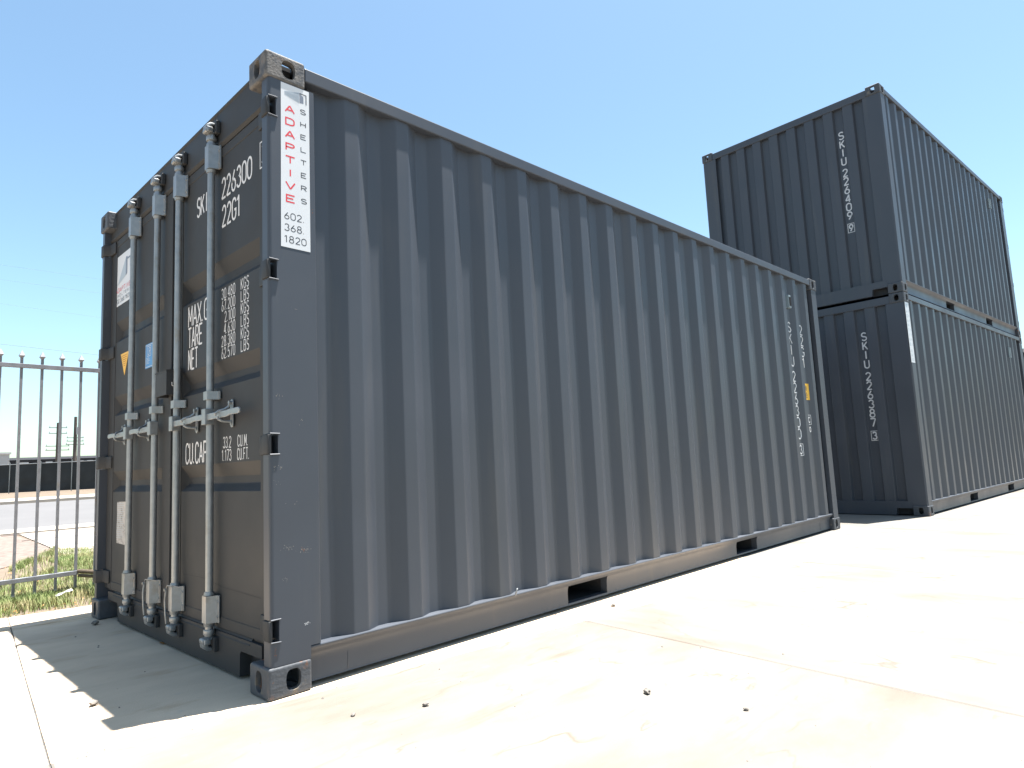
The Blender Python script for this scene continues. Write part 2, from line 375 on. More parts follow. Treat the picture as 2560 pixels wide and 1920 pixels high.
def casting_mesh(top):
    """corner at origin, outer faces x=0, y=0, and z=0 (bottom) or z=h (top)"""
    a, b, h, t = 0.178, 0.162, 0.118, 0.020
    mb = MB()
    zo = h if top else 0.0; zi = h - t if top else t; zf = 0.0 if top else h; zfi = t * .8 if top else h - t * .8
    zc = 0.058 if top else 0.060
    ho = oval(0.081, zc, 0.026, 0.040)      # end face hole in (y,z)
    hs = oval(0.101, zc, 0.031, 0.040)      # side face hole in (x,z)
    hz = oval(0.089, 0.081, 0.061, 0.042)   # top/bottom hole in (x,y)
    z0, z1 = 0.0, h
    holed_face(mb, (0, b, z0, z1), ho, lambda y, z: (0, y, z)); ring(mb, ho, lambda y, z: (0, y, z), lambda y, z: (t, y, z))
    holed_face(mb, (0, a, z0, z1), hs, lambda x, z: (x, 0, z)); ring(mb, hs, lambda x, z: (x, 0, z), lambda x, z: (x, t, z))
    holed_face(mb, (0, a, 0, b), hz, lambda x, y: (x, y, zo)); ring(mb, hz, lambda x, y: (x, y, zo), lambda x, y: (x, y, zi))
    mb.add([(a, 0, 0), (a, b, 0), (a, b, h), (a, 0, h)], [(0, 1, 2, 3)])
    mb.add([(0, b, 0), (a, b, 0), (a, b, h), (0, b, h)], [(0, 1, 2, 3)])
    mb.add([(0, 0, zf), (a, 0, zf), (a, b, zf), (0, b, zf)], [(0, 1, 2, 3)])
    # cavity
    c0, c1, d0, d1 = t, a - 0.012, t, b - 0.012; e0, e1 = (zfi, zi) if top else (zi, zfi)
    holed_face(mb, (d0, d1, e0, e1), ho, lambda y, z: (t, y, z))
    holed_face(mb, (c0, c1, e0, e1), hs, lambda x, z: (x, t, z))
    holed_face(mb, (c0, c1, d0, d1), hz, lambda x, y: (x, y, zi))
    mb.add([(c1, d0, e0), (c1, d1, e0), (c1, d1, e1), (c1, d0, e1)], [(0, 1, 2, 3)])
    mb.add([(c0, d1, e0), (c1, d1, e0), (c1, d1, e1), (c0, d1, e1)], [(0, 1, 2, 3)])
    mb.add([(c0, d0, zfi), (c1, d0, zfi), (c1, d1, zfi), (c0, d1, zfi)], [(0, 1, 2, 3)])
    return mb
def casting_obj(parent, endx, endy, top, material):
    mb = casting_mesh(top); out = MB(); out.f = mb.f
    z0 = H - 0.118 if top else 0.0
    out.v = [((L - x) if endx else x, (W - y) if endy else y, z + z0) for x, y, z in mb.v]
    return out.build('corner_casting', material, parent, doubles=True, bevel=0.011, seg=4, minlen=0.1)

def mirror_y(mb):
    o = MB(); o.f = mb.f; o.v = [(x, W - y, z) for x, y, z in mb.v]; return o

HINGE_Z = [2.348, 1.655, 0.953, 0.249]
def rounded(poly_corner, r, n=4):
    return [(poly_corner[0] + r - r * math.cos(math.pi / 2 * i / n), poly_corner[1] + r - r * math.sin(math.pi / 2 * i / n)) for i in range(n + 1)]

def hash_(t): return (sum(ord(c) * (i + 1) for i, c in enumerate(t)) % 97) * 1.37
def build_container(name, label, loc, rz, door_near, full):
    """local x runs along the long side. door_near: doors at x=0, else plain front wall at x=0"""
    root = empty(name, loc, rz); tag(root, label, 'container')
    FL = None if door_near else L        # meshes are modelled with doors at x=0 and mirrored when needed
    for ex in (0, 1):
        for ey in (0, 1):
            for tp in (0, 1):
                mt = CAST
                if full and tp and not ex and not ey: mt = CASTW
                if full and not tp and not ex and not ey: mt = CASTB
                casting_obj(root, ex, ey, tp, mt)
    # ---- door end posts with hinge notches
    zs = [(0.118, 2.473)]
    def post_poly(notch):
        x0 = 0.046 if notch else 0.012
        p = [(0.2165, 0.004), (0.221, 0.0085), (0.221, 0.046), (0.125, 0.060), (x0, 0.060)]
        if notch: p += [(x0, 0.004)]
        else: p += [(x0, 0.018)] + [(x0 + 0.014 - 0.014 * math.cos(math.pi / 2 * i / 4), 0.018 - 0.014 * math.sin(math.pi / 2 * i / 4)) for i in range(1, 5)]
        return p
    cuts = sorted([(z - 0.040, z + 0.040) for z in HINGE_Z]); segs = []; z = 0.118
    for a, b in cuts: segs += [(z, a, False), (a, b, True)]; z = b
    segs.append((z, 2.473, False))
    for ey in (0, 1):
        mb = MB()
        for a, b, nc in segs:
            p = post_poly(nc)
            if a < 0.165 < b:
                mb.prism([(min(x, 0.176), y) for x, y in p], 'z', a, 0.166); mb.prism(p, 'z', 0.166, b)
            else: mb.prism(p, 'z', a, b)
        for a, b, nc in segs:      # weld plates closing each notch
            if nc:
                mb.prism([(0.012, 0.006), (0.052, 0.004), (0.052, 0.02), (0.012, 0.02)], 'z', a - 0.006, a + 0.0)
        (mirror_y(mb) if ey else mb).build('corner_post', PAINT, root, FL)
        # front (blind) end posts
        mb = MB(); mb.prism([(6.046, 0.018), (6.046, 0.208), (6.030, 0.208), (6.030, 0.06), (5.960, 0.06), (5.905, 0.045), (5.905, 0.004), (6.032, 0.004)] + [], 'z', 0.118, 2.473)
        (mirror_y(mb) if ey else mb).build('corner_post', PAINT, root, FL)
    # ---- side panels, rails
    for ey in (0, 1):
        mb = MB(); n = len(SBS)
        zs_ = [0.150 + (2.515 - 0.150) * k / 22 for k in range(23)]
        sd = hash_(name + label) + ey * 5.3
        vs = [(x, y + 0.0013 * max(0.0, noise.noise(Vector((x * 1.7, sd, zz * 1.5))) + 0.25), zz) for zz in zs_ for x, y in SBS]
        mb.add(vs, [(r * n + i, r * n + i + 1, (r + 1) * n + i + 1, (r + 1) * n + i) for r in range(len(zs_) - 1) for i in range(n - 1)])
        o = (mirror_y(mb) if ey else mb).build('side_panel', PAINT, root, FL)
        mb = MB(); mb.box(0.178, 5.88, 0.004, 0.064, 2.513, 2.575)
        (mirror_y(mb) if ey else mb).build('top_side_rail', PAINT, root, FL, bevel=0.005, seg=2)
        # bottom side rail: rolled lip, sloping throat, recessed web, with two fork openings
        mb = MB()
        prof = [(0.09, 0.164), (0.015, 0.164), (0.010, 0.1625), (0.008, 0.159), (0.0095, 0.153), (0.017, 0.143), (0.026, 0.1335), (0.034, 0.1245), (0.0385, 0.115), (0.0415, 0.103), (0.043, 0.088), (0.043, 0.026), (0.040, 0.018), (0.09, 0.016)]
        upper = [p for p in prof if p[1] >= 0.1240] + [(0.09, 0.124)]
        low = [(0.043, 0.028), (0.040, 0.017), (0.09, 0.015), (0.09, 0.028)]
        x0 = 0.176
        pk = [(1.778, 2.146), (3.846, 4.212)]
        for a, b in pk:
            mb.prism(prof, 'x', x0, a); mb.prism(upper, 'x', a, b); mb.prism(low, 'x', a, b); x0 = b
        mb.prism(prof, 'x', x0, 5.885)
        (mirror_y(mb) if ey else mb).build('bottom_side_rail', PAINT, root, FL, smooth=True)
    for a, b in ((1.778, 2.146), (3.846, 4.212)):
        mb = MB()
        for x in (a - 0.006, b): mb.box(x, x + 0.006, 0.091, W - 0.091, 0.024, 0.130)
        mb.box(a, b, 0.091, W - 0.091, 0.018, 0.024); mb.box(a, b, 0.091, W - 0.091, 0.126, 0.131)
        mb.build('forklift_pocket', HOLE, root, FL)
    MB().box(0.12, 5.98, 0.062, W - 0.062, 0.133, 0.163).build('floor', HOLE, root, FL)
    # roof: sheet with shallow swages
    mb = MB(); xs = [0.1]; zz = [2.556]
    for k in range(28):
        a = 0.16 + 0.209 * k
        xs += [a, a + .02, a + .09, a + .11]; zz += [2.556, 2.570, 2.570, 2.556]
    xs.append(5.97); zz.append(2.556)
    vs = [(x, y, z) for y in (0.05, W - 0.05) for x, z in zip(xs, zz)]; n = len(xs)
    mb.add(vs, [(i, i + 1, n + i + 1, n + i) for i in range(n - 1)])
    mb.build('roof_panel', PAINT, root, FL)
    # ---- blind front end wall (at x = L in door-near frame)
    mb = MB(); n = len(EBS)
    vs = [(L - d, y, z) for z in (0.150, 1.3, 2.49) for y, d in EBS]
    mb.add(vs, [(r * n + i, r * n + i + 1, (r + 1) * n + i + 1, (r + 1) * n + i) for r in range(2) for i in range(n - 1)])
    mb.build('front_wall', PAINT, root, FL)
    MB().box(L - 0.075, L - 0.012, 0.16, W - 0.16, 2.475, 2.566).build('front_header', PAINT, root, FL, bevel=0.005)
    mb = MB()
    mb.prism([(0.162, 0.088), (0.330, 0.088), (0.340, 0.010), (W - 0.340, 0.010), (W - 0.330, 0.088), (W - 0.162, 0.088), (W - 0.162, 0.168), (0.162, 0.168)], 'x', L - 0.075, L - 0.010)
    mb.build('front_sill', PAINT, root, FL)
    MB().box(L - 0.16, L - 0.080, 0.165, 0.36, 0.012, 0.13).build('sill_recess', HOLE, root, FL); MB().box(L - 0.16, L - 0.080, W - 0.36, W - 0.165, 0.012, 0.13).build('sill_recess', HOLE, root, FL)
    # ---- door end
    mb = MB()
    sp = [(0.162, 0.116), (0.352, 0.116), (0.364, 0.106), (0.368, 0.012), (W - 0.368, 0.012), (W - 0.364, 0.106), (W - 0.352, 0.116), (W - 0.162, 0.116), (W - 0.162, 0.166), (0.162, 0.166)]
    mb.prism(sp, 'x', 0.050, 0.13)
    mb.prism([(0.046, 0.150), (0.064, 0.176), (0.075, 0.176), (0.075, 0.150)], 'y', 0.27, W - 0.27)
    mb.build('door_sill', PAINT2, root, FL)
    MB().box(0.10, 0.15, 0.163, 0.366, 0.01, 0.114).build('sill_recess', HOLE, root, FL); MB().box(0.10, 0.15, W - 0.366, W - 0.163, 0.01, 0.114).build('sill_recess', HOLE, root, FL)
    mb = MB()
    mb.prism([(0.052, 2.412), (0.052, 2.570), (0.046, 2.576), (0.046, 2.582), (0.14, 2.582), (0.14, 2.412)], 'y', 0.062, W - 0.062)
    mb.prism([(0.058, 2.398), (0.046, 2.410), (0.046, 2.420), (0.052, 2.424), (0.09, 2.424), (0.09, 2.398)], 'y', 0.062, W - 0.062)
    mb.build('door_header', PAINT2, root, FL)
    for side in (0, 1):
        door = build_door(root, FL, side, full)
    return root

TROUGHS = [(1.712, 1.845), (1.242, 1.366), (0.770, 0.896)]
def build_door(root, FL, side, full):
    """side 0: near (y 0.066..1.206), side 1: mirrored"""
    y0, y1 = 0.066, 1.206; a, b = 0.182, 1.082; x, xf, xi = 0.060, 0.056, 0.092
    z0, z1 = 0.178, 2.392; zb, zt = 0.225, 2.345
    mb = MB()
    mb.box(xf, 0.12, y0, a, z0, z1); mb.box(xf, 0.12, b, y1, z0, z1)
    mb.box(xf + 0.001, 0.12, a, b, z0, zb); mb.box(xf + 0.001, 0.12, a, b, zt, z1)
    zz = zb
    for c, d in sorted(TROUGHS):
        mb.add([(x, a, zz), (x, b, zz), (x, b, c), (x, a, c)], [(0, 1, 2, 3)]); zz = d
        e = 0.034; e2 = 0.060; g = 0.030
        vs = [(x, a, c), (x, b, c), (x, b, d), (x, a, d), (xi, a + g, c + e), (xi, b - g, c + e), (xi, b - g, d - e2), (xi, a + g, d - e2)]
        mb.add(vs, [(0, 1, 5, 4), (1, 2, 6, 5), (2, 3, 7, 6), (3, 0, 4, 7), (4, 5, 6, 7)])
    mb.add([(x, a, zz), (x, b, zz), (x, b, zt), (x, a, zt)], [(0, 1, 2, 3)])
    if side: mb = mirror_y(mb)
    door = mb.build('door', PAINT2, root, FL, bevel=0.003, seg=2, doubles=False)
    # gasket all round
    mb = MB(); mb.box(0.068, 0.10, 1.2062, 1.2182, 0.178, 2.392); mb.box(0.072, 0.10, 0.0605, 0.0655, 0.178, 2.392)
    mb.box(0.066, 0.10, 0.066, 1.206, 0.168, 0.1775); mb.box(0.066, 0.10, 0.066, 1.206, 2.3925, 2.3975)
    (mirror_y(mb) if side else mb).build('gasket', RUBBER, door, FL)
    for hz in HINGE_Z:
        mb = MB()
        mb.prism([(0.004, 0.010), (0.008, 0.004), (0.018, 0.004), (0.022, 0.010), (0.022, 0.062), (0.0555, 0.070), (0.0555, 0.172), (0.047, 0.172), (0.040, 0.078), (0.006, 0.058)], 'z', hz - 0.038, hz + 0.038)
        (mirror_y(mb) if side else mb).build('hinge', PAINT2, door, FL, bevel=0.005, seg=2, smooth=True)
    return door

C1 = build_container('shipping_container', 'large dark grey shipping container in the foreground with double doors and white advertising strip', (0, 0, 0), 0, True, True)
ST = dict(rz=-0.0585, loc=(7.466, -0.478))
CB = build_container('shipping_container', 'grey container numbered 226387 on the ground, lower of the stack behind', (*ST['loc'], 0.0), ST['rz'], False, False)
CT = build_container('shipping_container', 'grey container numbered 226409 lying on top of another container against the sky', (*ST['loc'], H + 0.002), ST['rz'], False, False)
DOORS = [c for c in C1.children if c.name.startswith('door') and not c.name.startswith(('door_h', 'door_s'))]
D_NEAR, D_FAR = DOORS[0], DOORS[1]

# ------------------------------------------------------------------ locking rods on the foreground doors
RX = 0.026
def bracket(mb, y, z0, z1, wide=0.022):
    p = [(0.0545, y - 0.050), (0.047, y - 0.050), (0.047, y - 0.036), (0.003, y - wide), (0.003, y + wide), (0.047, y + 0.036), (0.047, y + 0.050), (0.0545, y + 0.050)]
    inner = [(0.0545, y + 0.030), (0.010, y + wide - 0.005), (0.010, y - wide + 0.005), (0.0545, y - 0.030)]
    mb.prism(p + inner, 'z', z0, z1, caps=False)
    for z in (z0, z1):
        n = len(mb.v); pts = [(q[0], q[1], z) for q in p + inner]
        mb.v += pts
        for f in ((0, 1, 2, 11), (2, 3, 10, 11), (3, 4, 9, 10), (4, 5, 8, 9), (5, 6, 7, 8)): mb.f.append(tuple(n + i for i in f))
def cam_head(y, z, s):
    """s=+1: head points up from z, s=-1: down"""
    mb = MB()
    mb.cyl((RX, y, z), (RX, y, z + s * 0.022), 0.0235, 0.0235, 16)
    mb.cyl((RX, y, z + s * 0.022), (RX, y, z + s * 0.034), 0.020, 0.016, 16)
    # forked hook
    def pr(pts):
        mb.prism([(q[0] + RX, z + s * q[1]) for q in pts], 'y', y - 0.019, y + 0.019)
    pr([(-0.030, 0.034), (0.020, 0.034), (0.022, 0.043), (-0.012, 0.046), (-0.014, 0.060), (-0.034, 0.056), (-0.036, 0.040)])
    pr([(-0.034, 0.056), (-0.014, 0.060), (-0.004, 0.074), (0.018, 0.080), (0.018, 0.090), (-0.012, 0.088), (-0.030, 0.074)])
    mb.prism([(y - 0.030, z + s * 0.036), (y - 0.019, z + s * 0.036), (y - 0.019, z + s * 0.066), (y - 0.032, z + s * 0.058)], 'x', RX - 0.030, RX - 0.004)
    return mb
def rod(y, sgn, handle_to, catch_y):
    rod_ = MB().cyl((RX, y, 0.15), (RX, y, 2.455), 0.0165, 0.0165, 20).build('locking_rod', GALV, C1, smooth=True)
    for z0, z1, cz in ((0.200, 0.316, (0.318, 0.198)), (2.288, 2.404, (2.406, 2.286))):
        mb = MB(); bracket(mb, y, z0, z1); b_ = mb.build('rod_bracket', GALV, rod_, bevel=0.0015)
        for k, zc in enumerate(cz):
            d = 0.014 if k == 0 else -0.014
            MB().cyl((RX, y, zc), (RX, y, zc + d), 0.0235, 0.0205, 18).build('collar', GALV, rod_, smooth=True)
        for zb in (z0 + 0.026, z1 - 0.026):
            for dy in (-0.043, 0.043): MB().cyl((0.047, y + dy, zb), (0.0425, y + dy, zb), 0.0062, 0.005, 10).build('rivet', GALV, rod_)
    mb = MB(); bracket(mb, y, 1.186, 1.224); mb.build('rod_strap', GALV, rod_, bevel=0.0015)
    cam_head(y, 0.172, -1).build('cam_head', GALV, rod_, bevel=0.0025, smooth=True)
    cam_head(y, 2.432, 1).build('cam_head', GALV, rod_, bevel=0.0025, smooth=True)
    # keepers on sill and header
    for z0, z1 in ((0.078, 0.140), (2.462, 2.528)):
        mb = MB(); mb.box(0.030, 0.0505, y - 0.045, y - 0.021, z0, z1); mb.box(0.030, 0.0505, y + 0.021, y + 0.045, z0, z1)
        mb.box(0.040, 0.0505, y - 0.021, y + 0.021, z0, z1)
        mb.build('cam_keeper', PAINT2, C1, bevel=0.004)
    # handle hub and handle
    hz = 1.106
    mb = MB(); mb.box(-0.002, 0.036, y - 0.0215, y - 0.017, 1.072, 1.144); mb.box(-0.002, 0.036, y + 0.017, y + 0.0215, 1.072, 1.144)
    mb.box(-0.005, -0.001, y - 0.0215, y + 0.0215, 1.072, 1.144)
    hub = mb.build('handle_hub', GALV, rod_, bevel=0.003)
    h0 = y + sgn * 0.0215; h1 = handle_to
    mb = MB()
    lo, hi = hz - 0.0145, hz + 0.0145
    pts = [(h0, lo), (h0 + (h1 - h0) * .60, lo), (h0 + (h1 - h0) * .72, lo + 0.006), (h1 - sgn * .012, lo + 0.004), (h1, lo + 0.012), (h1, hi - 0.004), (h1 - sgn * .012, hi + .002), (h0 + (h1 - h0) * .72, hi + 0.002), (h0 + (h1 - h0) * .60, hi - 0.001), (h0, hi)]
    mb.prism(pts, 'x', 0.003, 0.011)
    mb.build('handle', GALV, rod_, bevel=0.002)
    # catch: rounded back plate, pivoting hook above, saddle below
    def stad(yc, za, zb, r, n=8):
        return [(yc + r * math.cos(math.pi * i / n), zb + r * math.sin(math.pi * i / n)) for i in range(n + 1)] + [(yc + r * math.cos(math.pi + math.pi * i / n), za + r * math.sin(math.pi + math.pi * i / n)) for i in range(n + 1)]
    mb = MB().prism(stad(catch_y, 1.062, 1.160, 0.0135), 'x', 0.049, 0.0545)
    c_ = mb.build('handle_catch', GALV, C1, bevel=0.001)
    MB().cyl((0.049, catch_y, 1.158), (0.036, catch_y, 1.158), 0.008, 0.008, 12).build('rivet', GALV, c_)
    MB().cyl((0.049, catch_y, 1.066), (0.044, catch_y, 1.066), 0.007, 0.006, 12).build('rivet', GALV, c_)
    s = -sgn
    mb = MB(); pth = [(0.042, 0.0, 1.158), (0.038, 0.004, 1.140), (0.022, 0.010, 1.128), (0.002, 0.022, 1.122), (-0.008, 0.030, 1.112), (-0.008, 0.034, 1.102)]
    for p, q in zip(pth, pth[1:]):
        mb.cyl((p[0], catch_y + s * p[1], p[2]), (q[0], catch_y + s * q[1], q[2]), 0.0055, 0.0052, 8)
    mb.build('catch_hook', GALV, c_, smooth=True)
    mb = MB(); pth = [(0.048, 0.0, 1.074), (0.030, 0.004, 1.074), (0.008, 0.008, 1.078), (-0.006, 0.010, 1.086), (-0.007, 0.010, 1.097)]
    for p, q in zip(pth, pth[1:]):
        mb.cyl((p[0], catch_y + s * p[1], p[2]), (q[0], catch_y + s * q[1], q[2]), 0.006, 0.006, 8)
    mb.build('catch_saddle', GALV, c_, smooth=True)
rod(0.629, -1, 0.262, 0.450)
rod(1.054, -1, 0.668, 0.857)
rod(1.384, 1, 1.749, 1.568)
rod(1.809, 1, 2.176, 2.006)
# customs seal wires on the two inner bottom brackets
for y in (1.384, 1.054):
    mb = MB(); mb.tube([(-0.003, y + 0.034, 0.306), (-0.006, y + 0.010, 0.322), (0.002, y - 0.03, 0.324), (0.03, y - 0.05, 0.314)], 0.0022, 6)
    mb.tube([(-0.003, y + 0.034, 0.306), (-0.008, y + 0.036, 0.25), (-0.006, y + 0.034, 0.19), (-0.002, y + 0.032, 0.14)], 0.004, 6)
    mb.cyl((-0.012, y + 0.036, 0.300), (-0.003, y + 0.036, 0.300), 0.007, 0.007, 8)
    mb.build('seal_wire', GALV, C1, smooth=True)
# lock box
mb = MB()
yb0, yb1 = 1.088, 1.252
mb.box(-0.014, -0.010, yb0, yb1, 1.258, 1.378); mb.box(-0.010, 0.053, yb0, yb0 + 0.004, 1.258, 1.382); mb.box(-0.010, 0.053, yb1 - 0.004, yb1, 1.258, 1.382)
mb.prism([(-0.016, 1.378), (0.054, 1.390), (0.054, 1.396), (-0.016, 1.384)], 'y', yb0 - 0.003, yb1 + 0.003)
mb.box(0.049, 0.0535, yb0 + .004, yb1 - .004, 1.258, 1.384)
lb = mb.build('lock_box', PAINT2, C1)
MB().tube([(0.012, 1.0865, 1.322), (0.012, 1.0865, 1.306), (0.022, 1.0865, 1.302), (0.030, 1.0865, 1.310), (0.030, 1.0865, 1.322)], 0.0018, 6).build('lock_shackle', WHITE, lb)
MB().box(0.030, 0.0535, 1.15, 1.19, 1.222, 1.256).box(0.040, 0.0535, 1.10, 1.13, 1.228, 1.256).build('lock_staple', HOLE, C1, bevel=0.003)

# ------------------------------------------------------------------ lettering on the near door (u = -y)
def on_door(x): return lambda u, v, l: (x - 0.0012 - l, -u, v)
dp = on_door(0.060)
it = []
it += [('S', -.894, 2.139, .040, .097), ('K', -.846, 2.139, .044, .097), ('I', -.796, 2.139, .044, .097), ('U', -.738, 2.139, .042, .097)]
it += [(c, -.586 + .0562 * i, 2.139, .042, .097) for i, c in enumerate('226300')]
it += [(c, -.581 + .0562 * i - (0.008 if c == '1' else 0), 2.0, .042, .099) for i, c in enumerate('22G1')]
letterings('lettering', [it[:4], it[4:10], it[10:]], 0.0112, dp, WHITE, D_NEAR)
lettering('lettering', [('box', -.171, 2.142, -.09, 2.257), ('3', -.152, 2.155, .042, .09)], 0.0125, on_door(0.056), WHITE, D_NEAR)
it = [row('MAX.GR.', -1.0, 1.594, .046, .102, .058)]
it += [row('TARE', -.999, 1.485, .038, .099, .048), row('NET', -.996, 1.374, .034, .100, .044)]
it += [row('CU.CAP.', -1.020, .906, .040, .098, .051)]
letterings('lettering', it, 0.0098, dp, WHITE, D_NEAR)
it = []
for i, t in enumerate(['30.480', '67.200', '2.100', '4.630', '28.380', '62.570']):
    z = 1.651 - .0557 * i; adv = .0285; wd = .0190
    wid = sum(adv * (.48 if c == '.' else .8 if c == '1' else 1) for c in t) - (adv - wd)
    it.append(row(t, -.437 - wid, z, wd, .048, adv))
    it.append(row('KGS' if i % 2 == 0 else 'LBS', -.375, z + .003, .0205, .048, .0300))
for t, xr, z in (('33.2', -.477, .963), ('1.173', -.475, .9055)):
    adv = .0265; wd = .020; wid = sum(adv * (.48 if c == '.' else .8 if c == '1' else 1) for c in t) - (adv - wd)
    it.append(row(t, xr - wid, z, wd, .048, adv))
it += [row('CU.M.', -.408, .963, .0190, .048, .0270), row('CU.FT.', -.411, .9055, .0175, .048, .0250)]
letterings('lettering', it, 0.0048, dp, WHITE, D_NEAR)

# decals on the far door
def sheet(name, pts, material, parent, place):
    mb = MB(); n = len(pts); mb.add([place(u, v, 0) for u, v in pts] + [place(u, v, -0.0006) for u, v in pts], [tuple(range(n)), tuple(range(2 * n - 1, n - 1, -1))] + [(i, n + i, n + (i + 1) % n, (i + 1) % n) for i in range(n)])
    return mb.build(name, material, parent)
p1 = on_door(0.060); p2 = on_door(0.0588); p3 = on_door(0.0578)
dec = sheet('decal', [(-2.292, 1.948), (-1.93, 1.948), (-1.93, 2.277), (-2.292, 2.277)], DECAL, D_FAR, p1)
dec['label'] = 'white advertising sticker with sloping grey emblem'
sheet('emblem', [(-2.245, 2.085), (-2.075, 2.120), (-2.075, 2.238)], LGREY, dec, p2)
sheet('emblem', [(-2.072, 2.12), (-2.048, 2.125), (-2.048, 2.238), (-2.072, 2.238)], MGREY, dec, p2)
lettering('emblem', [('line', [(-2.048, 2.222), (-1.985, 2.222), (-1.985, 2.16)], 0.012)], 0.01, p2, MGREY, dec)
lettering('lettering', row('ADAPTIVE', -2.275, 2.036, .030, .028, .0405), 0.0038, p2, RED, dec)
lettering('lettering', row('SHELTERS', -2.275, 2.006, .020, .018, .0405), 0.0028, p2, BLACK, dec)
lettering('lettering', row('602.368.1820', -2.278, 1.966, .020, .026, .029), 0.0032, p2, BLACK, dec)
tri = sheet('warning_decal', [(-2.147, 1.623), (-1.983, 1.623), (-2.065, 1.481)], YELLOW, D_FAR, p1)
lettering('fine_print', [('line', [(-2.125 + .008 * i, 1.607 - .013 * i), (-2.005 - .008 * i, 1.607 - .013 * i)], 0.0035) for i in range(6)], .003, p2, MATS['dry_leaf'], tri)
lr = sheet('inspection_decal', [(-1.667, 1.467), (-1.50, 1.467), (-1.50, 1.607), (-1.667, 1.607)], BLUE, D_FAR, p1)
lettering('lettering', [('line', [(-1.660, 1.474), (-1.507, 1.474), (-1.507, 1.600), (-1.660, 1.600), (-1.660, 1.474)], 0.003), ('line', [(-1.63, 1.535), (-1.57, 1.535), (-1.57, 1.592), (-1.63, 1.592), (-1.63, 1.535)], 0.003),
   ('L', -1.618, 1.543, .016, .04), ('R', -1.598, 1.543, .02, .04)] + [('line', [(-1.645, 1.525 - .008 * i), (-1.60 + .01 * (i % 3), 1.525 - .008 * i)], 0.0025) for i in range(5)], .004, p2, WHITE, lr)
dpl = sheet('data_sheet', [(-2.157, .462), (-1.965, .458), (-1.963, .712), (-2.159, .708), (-2.153, .62), (-2.160, .56)], PLATE, D_FAR, p1)
lettering('fine_print', [('line', [(-2.15, .70 - .012 * i), (-2.02 + .02 * math.sin(i * 2.1), .70 - .012 * i)], 0.003) for i in range(18)], .003, p2, LGREY, dpl)
# thin sealant crack across the bottom of the near door
lettering('seam_line', [('line', [(-1.04, .37), (-.80, .374), (-.55, .352), (-.20, .345), (-.186, .345), (-.186, .305), (-.182, .27)], 0.0025)], .002, dp, HOLE, D_NEAR)

# ------------------------------------------------------------------ advertising strip on the near post (u = x)
def on_post(y): return lambda u, v, l: (u, y - 0.0010 - l, v)
q1 = on_post(0.0042); q2 = on_post(0.0040); q3 = on_post(0.0038)
strip = sheet('advertising_strip', [(.064, 1.756), (.194, 1.754), (.196, 2.469), (.068, 2.469)], DECAL, C1, q1)
lettering('lettering', column('ADAPTIVE', .107, 2.374, .040, .029, .0562), 0.0062, q2, RED, strip)
lettering('lettering', column('SHELTERS', .167, 2.377, .025, .020, .0568), 0.0036, q2, BLACK, strip)
it = []
for i, t in enumerate(['602.', '368.', '1820']): it += row(t, .080 if t != '1820' else .078, 1.876 - .0495 * i, .020, .028, .0275)
lettering('lettering', it, 0.0034, q2, BLACK, strip)
sheet('emblem', [(.084, 2.418), (.150, 2.402), (.150, 2.449), (.084, 2.434)], LGREY, strip, q2)
lettering('emblem', [('line', [(.0865 + .0052 * i, 2.4185 - .0012 * i), (.0865 + .0052 * i, 2.4335 + .0012 * i)], 0.0012) for i in range(13)], .001, q3, MGREY, strip)
sheet('emblem', [(.152, 2.404), (.170, 2.406), (.170, 2.436), (.152, 2.446)], MGREY, strip, q2)
lettering('emblem', [('line', [(.152, 2.447), (.182, 2.447), (.182, 2.404)], 0.004)], .003, q3, BLACK, strip)

# ------------------------------------------------------------------ lettering on the corrugated long side
def on_side(u, v, l): return (u, interp(SBS, u) - 0.0014 - l, v)
def on_side_out(u, v, l): return (u, interp(SBS, u) - 0.0022 - l, v)
XA, XB = 5.350, 5.632
it = [column('SKIU', XA, 2.066, .066, .095, .113), column('226300', XA, 1.578, .066, .095, .112), [('3', XA - .025, .778, .05, .08), ('box', XA - .042, .762, XA + .042, .873)]]
it.append(column('22G1', XB, 2.066, .066, .095, .112))
letterings('lettering', it, 0.0120, on_side, WHITE, C1, fine=0.005)
letterings('lettering', [[('C', XB - .018, 1.083, .036, .052), ('box', XB - .036, 1.064, XB + .036, 1.156)], [('O', XB - .010, .99, .028, .045)]], 0.0110, on_side, WHITE, C1, fine=0.005)
# yellow plate decal draped on the profile
mb = MB(); nx, nz = 10, 4
for j in range(nz + 1):
    for i in range(nx + 1): mb.v.append(on_side(5.596 + .082 * i / nx, 1.308 + .165 * j / nz, 0))
mb.f = [(j * (nx + 1) + i, j * (nx + 1) + i + 1, (j + 1) * (nx + 1) + i + 1, (j + 1) * (nx + 1) + i) for j in range(nz) for i in range(nx)]
yd = mb.build('height_decal', YELLOW, C1, normals=False)
lettering('lettering', [('8', 5.612, 1.405, .03, .045), ('6', 5.612, 1.345, .03, .045), ('line', [(5.60, 1.33), (5.65, 1.33)], .006)], 0.007, on_side_out, BLACK, yd, fine=0.005)
# vent
mb = MB(); mb.prism([(5.315, Y_IN), (5.322, 0.016), (5.372, 0.016), (5.380, Y_IN)], 'z', 2.205, 2.335)
vv = mb.build('air_vent', VENT, C1, bevel=0.004)
for i in range(4): MB().box(5.328 + .011 * i, 5.333 + .011 * i, 0.0125, 0.016, 2.225, 2.315).build('slat', HOLE, vv)
